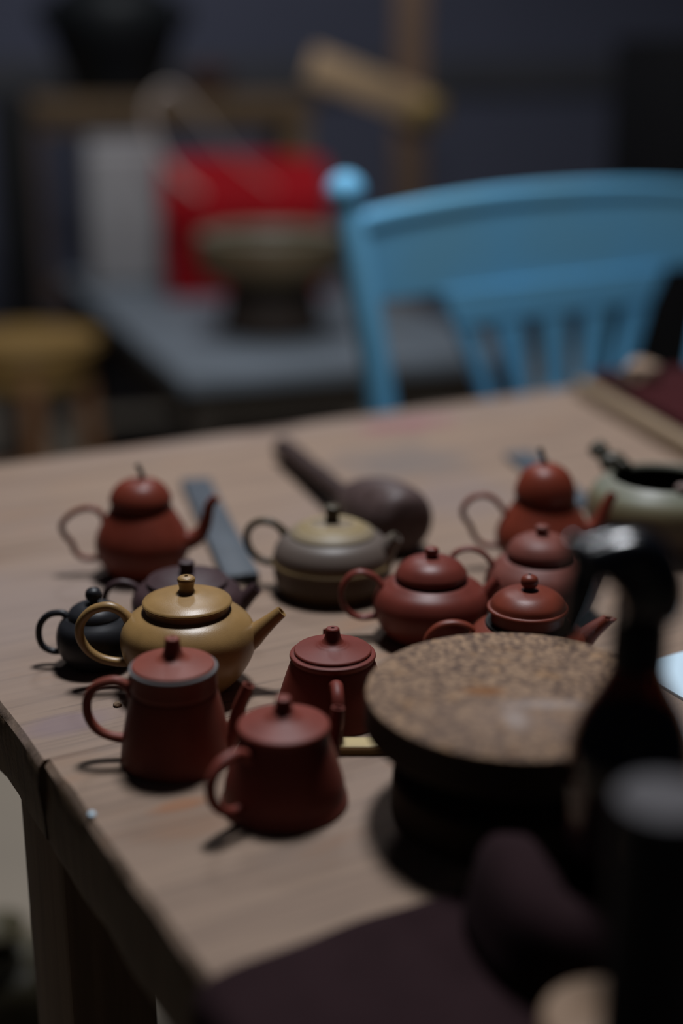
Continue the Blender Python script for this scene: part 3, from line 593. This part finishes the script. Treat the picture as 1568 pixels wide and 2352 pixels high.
path = [(0.0715, 0.602), (0.0735, 0.586), (0.078, 0.564), (0.087, 0.5405), (0.108, 0.527), (0.131, 0.5235), (0.152, 0.522)]
hgt = [0.038, 0.045, 0.045, 0.042, 0.038, 0.036, 0.034]; hw = [0.008, 0.0120, 0.0130, 0.0120, 0.0110, 0.0105, 0.008]
cur = crom([(p[0], p[1], h, q) for p, h, q in zip(path, hgt, hw)], 6); rows = []
for i, (x, y, h, q) in enumerate(cur):
    a = Vector(cur[max(i - 1, 0)][:2]); b = Vector(cur[min(i + 1, len(cur) - 1)][:2]); d = (b - a).normalized(); nrm = Vector((-d.y, d.x))
    ring = []
    for k in range(24):
        an = 2 * PI * k / 24; ca, sa = math.cos(an), math.sin(an)
        lx = q * math.copysign(abs(ca) ** 0.55, ca); lz = h / 2 * math.copysign(abs(sa) ** 0.6, sa)
        lx += 0.75 * q * (sa)                              # leans a little
        p = inv @ (Vector((x + nrm.x * lx, y + nrm.y * lx, 0)) - TC); p.z = 0.0042 + h / 2 + lz
        ring.append(bm.verts.new(p))
    rows.append(ring)
for a, b in zip(rows, rows[1:]):
    for k in range(24): bm.faces.new((a[k], a[(k + 1) % 24], b[(k + 1) % 24], b[k]))
bm.faces.new(rows[0]); bm.faces.new(rows[-1][::-1])
tag(finish('fold', bm, M['cloth'], t, ang=80), 'thick folded-over flap of the cloth')
t = thing('wooden_block', 'round pale wooden block on the cloth at the bottom right', 'block', (0.1085, 0.4830, TZ + 0.0045))
bm = bmesh.new(); lathe(bm, [[(0, 0), (26, 0)], [(26, 0), (27.5, 1.5), (27.6, 4)], [(27.6, 4), (27.6, 22)], [(27.6, 22), (26.6, 23.6), (25, 24)], [(25, 24), (0, 24)]], 48); finish('body', bm, M['block'], t)

# ---------------------------------------------------------------- blue chair
CA = R(34)
ch = thing('chair', 'light blue painted wooden chair with a slotted fan splat behind the table', 'chair', (0.016, 1.78, 0), CA)
Wc = 0.70
def post(t0, t1, name='back_post'):
    bm = bmesh.new(); tube(bm, [(t1, 0, 0.46), (t1 * 0.55 + t0 * 0.45, 0.004, 0.72), (t0 * 0.85 + t1 * 0.15, 0.012, 0.90), (t0, 0.016, 0.957)], [0.021, 0.020, 0.019, 0.018], 20)
    ellipsoid(bm, (t0 - 0.001 * (1 if t0 < 0.3 else -1), 0.017, 0.974), (0.0245, 0.0245, 0.0235)); return finish(name, bm, M['blue'], ch)
post(-0.001, 0.078); post(Wc + 0.001, Wc - 0.078)
bm = bmesh.new(); nn = 32; rows = []
for i in range(nn + 1):
    f = i / nn; x = 0.010 + (Wc - 0.020) * f; a = 1 - abs(2 * f - 1) ** 2.2
    zt = 0.945 + 0.021 * a; zb = 0.836 - 0.004 * a; yy = 0.010 + 0.010 * a
    rows.append([bm.verts.new((x, yy + dy, z)) for dy, z in ((-0.010, zb + 0.003), (-0.011, zt - 0.020), (-0.014, zt - 0.016), (-0.014, zt - 0.003), (-0.011, zt), (0.010, zt), (0.013, zt - 0.004), (0.010, zb), (-0.007, zb))])
for a, b in zip(rows, rows[1:]):
    for k in range(9): bm.faces.new((a[k], a[(k + 1) % 9], b[(k + 1) % 9], b[k]))
bm.faces.new(rows[0]); bm.faces.new(rows[-1][::-1]); finish('crest_rail', bm, M['blue'], ch, ang=30)
def prism(bm, poly, y0, y1):
    a = [bm.verts.new((x, y0, z)) for x, z in poly]; b = [bm.verts.new((x, y1, z)) for x, z in poly]
    bm.faces.new(a[::-1]); bm.faces.new(b)
    for k in range(len(poly)): bm.faces.new((a[k], a[(k + 1) % len(poly)], b[(k + 1) % len(poly)], b[k]))
bm = bmesh.new(); prism(bm, [(0.143, 0.838), (0.170, 0.790), (0.530, 0.790), (0.556, 0.838)], 0.003, 0.019); finish('splat_head', bm, M['blue'], ch, False)
for a0, b0, a1, b1 in ((0.170, 0.197, 0.220, 0.239), (0.235, 0.283, 0.276, 0.303), (0.320, 0.362, 0.341, 0.373), (0.400, 0.446, 0.409, 0.442), (0.485, 0.530, 0.477, 0.498)):
    cb = 0.35 + ((a1 + b1) / 2 - 0.35) * 0.36
    bm = bmesh.new(); prism(bm, [(a0, 0.7905), (a1, 0.69), (cb - 0.0085, 0.482), (cb + 0.0085, 0.482), (b1, 0.69), (b0, 0.7905)], 0.004, 0.018); finish('slat', bm, M['blue'], ch, False)
bxo('splat_foot', (0.35, 0.011, 0.472), (0.18, 0.018, 0.022), M['blue'], ch)
bxo('seat', (Wc / 2, -0.18, 0.442), (0.62, 0.40, 0.036), M['blue'], ch, 0.012)
for x, y in ((0.09, -0.34), (Wc - 0.09, -0.34), (0.085, -0.01), (Wc - 0.085, -0.01)):
    bm = bmesh.new(); tube(bm, [(x, y, 0.43), (x + (0.012 if x > 0.3 else -0.012), y, 0.2), (x + (0.025 if x > 0.3 else -0.025), y, 0.0)], [0.02, 0.021, 0.015], 16, sm=4); finish('leg', bm, M['blue'], ch)
for y in (-0.34, -0.01): bxo('stretcher', (Wc / 2, y, 0.20), (0.49, 0.022, 0.022), M['blue'], ch)

# ---------------------------------------------------------------- grey bench and what stands on it
BA = R(20)
bn = thing('bench', 'low bench with a grey-blue top behind the worktable', 'bench', (-0.325, 2.85, 0), BA)
bxo('bench_top', (0.39, 0.75, 0.485), (0.78, 1.5, 0.03), M['bench'], bn)
bxo('apron', (0.39, 0.035, 0.425), (0.70, 0.025, 0.09), M['bench_leg'], bn)
bxo('apron', (0.035, 0.75, 0.425), (0.025, 1.38, 0.09), M['bench_leg'], bn)
for x, y in ((0.05, 0.05), (0.73, 0.05), (0.05, 1.45), (0.73, 1.45)): bxo('leg', (x, y, 0.235), (0.06, 0.06, 0.47), M['bench_leg'], bn)
t = thing('basin', 'wide brown basin on a dark round foot, standing on the bench', 'basin', (-0.165, 3.36, 0.50))
bm = bmesh.new(); lathe(bm, [[(0, 125), (110, 122)], [(110, 122), (150, 135), (172, 165), (176, 200), (172, 222)], [(172, 222), (165, 230), (150, 226)], [(150, 226), (145, 195), (120, 160), (0, 150)]], 64); finish('bowl', bm, M['basin'], t)
bm = bmesh.new(); lathe(bm, [[(0, 0), (118, 0)], [(118, 0), (122, 20), (112, 70), (104, 124)], [(104, 124), (0, 124)]], 48); finish('foot', bm, M['dark_stand'], t)
bm = bmesh.new(); lathe(bm, [[(140, 222), (150, 231), (164, 236), (172, 230)], [(172, 230), (166, 226), (150, 222), (140, 222)]], 64); tag(finish('rim', bm, M['basin_rim'], t), 'grey-green glazed rim')
t = thing('carrier_bag', 'bright red carrier bag with a pale cord loop, behind the basin', 'bag', (-0.27, 3.98, 0.50), R(8))
bm = bmesh.new()
sec = [(-0.11, 0), (-0.125, 0.13), (-0.12, 0.245), (-0.02, 0.36), (0.02, 0.365), (0.11, 0.25), (0.12, 0.12), (0.11, 0)]
rows = []
for i in range(13):
    f = i / 12; x = -0.215 + 0.43 * f; e = 1 - 0.10 * abs(2 * f - 1) ** 4
    wob = 0.006 * math.sin(f * 17)
    rows.append([bm.verts.new((x * (1 + 0.04 * (z > 0.2)), y * e + wob * (z > 0.1), z * (1 - 0.03 * (1 - e) * 10) if z > 0.3 else z)) for y, z in sec])
for a, b in zip(rows, rows[1:]):
    for k in range(8): bm.faces.new((a[k], a[(k + 1) % 8], b[(k + 1) % 8], b[k]))
bm.faces.new(rows[0]); bm.faces.new(rows[-1][::-1]); finish('body', bm, M['red_bag'], t, ang=25)
bm = bmesh.new(); box(bm, (0, -0.128, 0.205), (0.44, 0.012, 0.05), None, 0.004); finish('flap', bm, M['red_bag'], t)
bm = bmesh.new(); tube(bm, [(0.08, -0.088, 0.285), (-0.03, -0.095, 0.37), (-0.11, -0.10, 0.47), (-0.19, -0.10, 0.545), (-0.245, -0.10, 0.50), (-0.235, -0.10, 0.41), (-0.19, -0.105, 0.33), (-0.12, -0.105, 0.272)], [0.003, 0.003, 0.0035, 0.006, 0.008, 0.008, 0.008, 0.007], 10, side=Vector((0, 1, 0)), sm=8); tag(finish('handle', bm, M['cord'], t), 'pale cord handle')
t = thing('paper_sack', 'pale grey paper sack standing on the bench left of the red bag', 'sack', (-0.615, 4.08, 0.50), R(16))
bm = bmesh.new(); vs_ = box(bm, (0, 0, 0.19), (0.21, 0.10, 0.38), None, 0.02, 3)
for v in bm.verts: v.co.x *= 1 - 0.12 * v.co.z; v.co.y *= 1 - 0.5 * max(0, v.co.z - 0.2) / 0.4
finish('body', bm, M['sack'], t)
bm = bmesh.new(); box(bm, (0, 0, 0.392), (0.19, 0.05, 0.035), None, 0.006); finish('rolled_top', bm, M['sack'], t)

# ---------------------------------------------------------------- stool at the left
t = thing('stool', 'round honey-coloured wooden stool at the left beyond the worktable', 'stool', (-0.745, 3.30, 0))
bm = bmesh.new(); lathe(bm, [[(0, 462), (160, 462)], [(160, 462), (172, 468), (176, 482), (170, 497)], [(170, 497), (158, 502), (0, 500)]], 56); finish('seat', bm, M['stool'], t)
bm = bmesh.new(); lathe(bm, [[(134, 400), (148, 400)], [(148, 400), (150, 462)], [(150, 462), (134, 462)], [(134, 462), (134, 400)]], 48); finish('apron', bm, M['stool'], t)
for k in range(4):
    a = PI / 4 + k * PI / 2 - 0.5; ca, sa = math.cos(a), math.sin(a)
    bm = bmesh.new(); tube(bm, [(0.125 * ca, 0.125 * sa, 0.46), (0.145 * ca, 0.145 * sa, 0.24), (0.165 * ca, 0.165 * sa, 0.0)], [0.024, 0.023, 0.019], 14, side=Vector((-sa, ca, 0)), sm=4); finish('leg', bm, M['stool_leg'], t)
for k in range(2):
    a = PI / 4 + k * PI / 2 - 0.5; ca, sa = math.cos(a), math.sin(a)
    bm = bmesh.new(); tube(bm, [(-0.15 * ca, -0.15 * sa, 0.18 + 0.03 * k), (0.15 * ca, 0.15 * sa, 0.18 + 0.03 * k)], [0.011, 0.011], 10, side=Vector((-sa, ca, 0))); finish('stretcher', bm, M['stool_leg'], t)

# ---------------------------------------------------------------- shelf stand with jar
t = thing('shelf_stand', 'brown wooden shelf stand against the back wall holding a black jar', 'shelf', (-0.57, 4.62, 0), R(14))
bxo('shelf_top', (0, 0, 0.975), (0.92, 0.34, 0.055), M['shelf'], t)
bxo('shelf_board', (0, 0, 0.42), (0.84, 0.30, 0.03), M['shelf_dark'], t)
bxo('apron', (0, -0.145, 0.925), (0.80, 0.022, 0.045), M['shelf'], t)
for x, y, m in ((-0.41, -0.13, 'shelf_dark'), (0.41, -0.13, 'shelf'), (-0.41, 0.13, 'shelf_dark'), (0.41, 0.13, 'shelf')): bxo('leg', (x, y, 0.474), (0.07, 0.06, 0.948), M[m], t)
t = thing('jar', 'large black stoneware jar on top of the shelf stand', 'jar', (-0.695, 4.59, 1.003))
bm = bmesh.new(); lathe(bm, [[(0, 4), (118, 4)], [(118, 4), (133, 0), (140, 10), (158, 75), (189, 151), (205, 216), (194, 275), (146, 313), (118, 324)], [(118, 324), (126, 351), (133, 361)], [(133, 361), (112, 362), (108, 324)], [(108, 324), (169, 270), (169, 162), (0, 21)]], 56); finish('body', bm, M['jar'], t)
for s in (-1, 1):
    bm = bmesh.new(); tube(bm, [(s * 0.176, 0, 0.26), (s * 0.218, 0, 0.265), (s * 0.224, 0, 0.225), (s * 0.20, 0, 0.20)], [0.012] * 4, 10); finish('lug', bm, M['jar'], t)
t = thing('bowl', 'small dark brown bowl on the shelf stand right of the black jar', 'bowl', (-0.415, 4.62, 1.003))
bm = bmesh.new(); lathe(bm, [[(0, 2), (34, 2)], [(34, 2), (38, 0), (40, 6), (66, 35), (76, 70)], [(76, 70), (72, 72), (60, 36), (0, 14)]], 40); finish('body', bm, M['brown_bowl'], t)
bm = bmesh.new(); lathe(bm, [[(0, 66), (70, 66)], [(70, 66), (72, 72), (50, 84), (14, 90)], [(14, 90), (12, 100), (0, 102)]], 40); finish('lid', bm, M['brown_bowl'], t)

# ---------------------------------------------------------------- dark cabinets
def cabinet(label, loc, rz, sx, sy, sz, nd):
    t = thing('cabinet', label, 'cabinet', loc, rz)
    bxo('body', (0, 0, sz / 2), (sx, sy, sz), M['cab'], t, 0.006)
    for k in range(nd):
        wd = (sx - 0.02) / nd; x = -sx / 2 + 0.01 + wd * (k + 0.5)
        d = bxo('door', (x, -sy / 2 - 0.009, sz / 2 + 0.02), (wd - 0.006, 0.018, sz - 0.08), M['cab'], t, 0.003)
        bm = bmesh.new(); xx = x + (wd / 2 - 0.035) * (1 if k == 0 else -1); tube(bm, [(xx, -sy / 2 - 0.02, sz * 0.55), (xx, -sy / 2 - 0.042, sz * 0.55 + 0.02), (xx, -sy / 2 - 0.042, sz * 0.55 + 0.08), (xx, -sy / 2 - 0.02, sz * 0.55 + 0.10)], [0.005] * 4, 8, side=Vector((1, 0, 0))); finish('handle', bm, M['blk_matt'], d)
    return t
cabinet('narrow black cabinet at the far left beside the shelf stand', (-0.905, 4.03, 0), R(14), 0.10, 0.30, 1.02, 1)
cabinet('wide black cabinet at the right behind the blue chair', (1.10, 3.75, 0), R(14), 0.72, 0.40, 1.17, 2)

# ---------------------------------------------------------------- wooden stand with a slanted arm
t = thing('wooden_stand', 'upright wooden post with a pale slanted arm, behind the red bag', 'stand', (0.185, 4.0, 0))
bxo('post', (0, 0, 0.72), (0.085, 0.07, 1.38), M['post'], t)
bxo('foot', (0, 0, 0.02), (0.40, 0.09, 0.04), M['post'], t)
bm = bmesh.new(); beam(bm, (-0.265, -0.16, 1.105), (0.045, -0.06, 0.985), 0.03, 0.085); tag(finish('arm', bm, M['arm'], t), 'pale slanted wooden arm')
bxo('clamp', (0.035, -0.04, 0.985), (0.11, 0.10, 0.075), M['brass'], t, 0.01)

# ---------------------------------------------------------------- sack on the floor, lower left
t = thing('clay_sack', 'olive plastic sack of clay on the floor below the left table edge', 'sack', (-0.40, 1.42, 0))
bm = bmesh.new(); bmesh.ops.create_icosphere(bm, subdivisions=4, radius=1)
for v in bm.verts:
    k = 1 + 0.13 * noise.noise(v.co * 2.2) + 0.05 * noise.noise(v.co * 6)
    v.co = Vector((v.co.x * 0.10 * k, v.co.y * 0.10 * k, 0.06 + max(v.co.z, -0.62) * 0.09 * k))
zmin = min(v.co.z for v in bm.verts)
for v in bm.verts: v.co.z = max(v.co.z - zmin, 0.0)
finish('body', bm, M['olive_sack'], t, ang=80)
bm = bmesh.new(); lathe(bm, [[(30, 128), (17, 142), (15, 150), (26, 166), (34, 174)], [(34, 174), (20, 169), (0, 158)]], 20); finish('tied_neck', bm, M['olive_sack'], t)
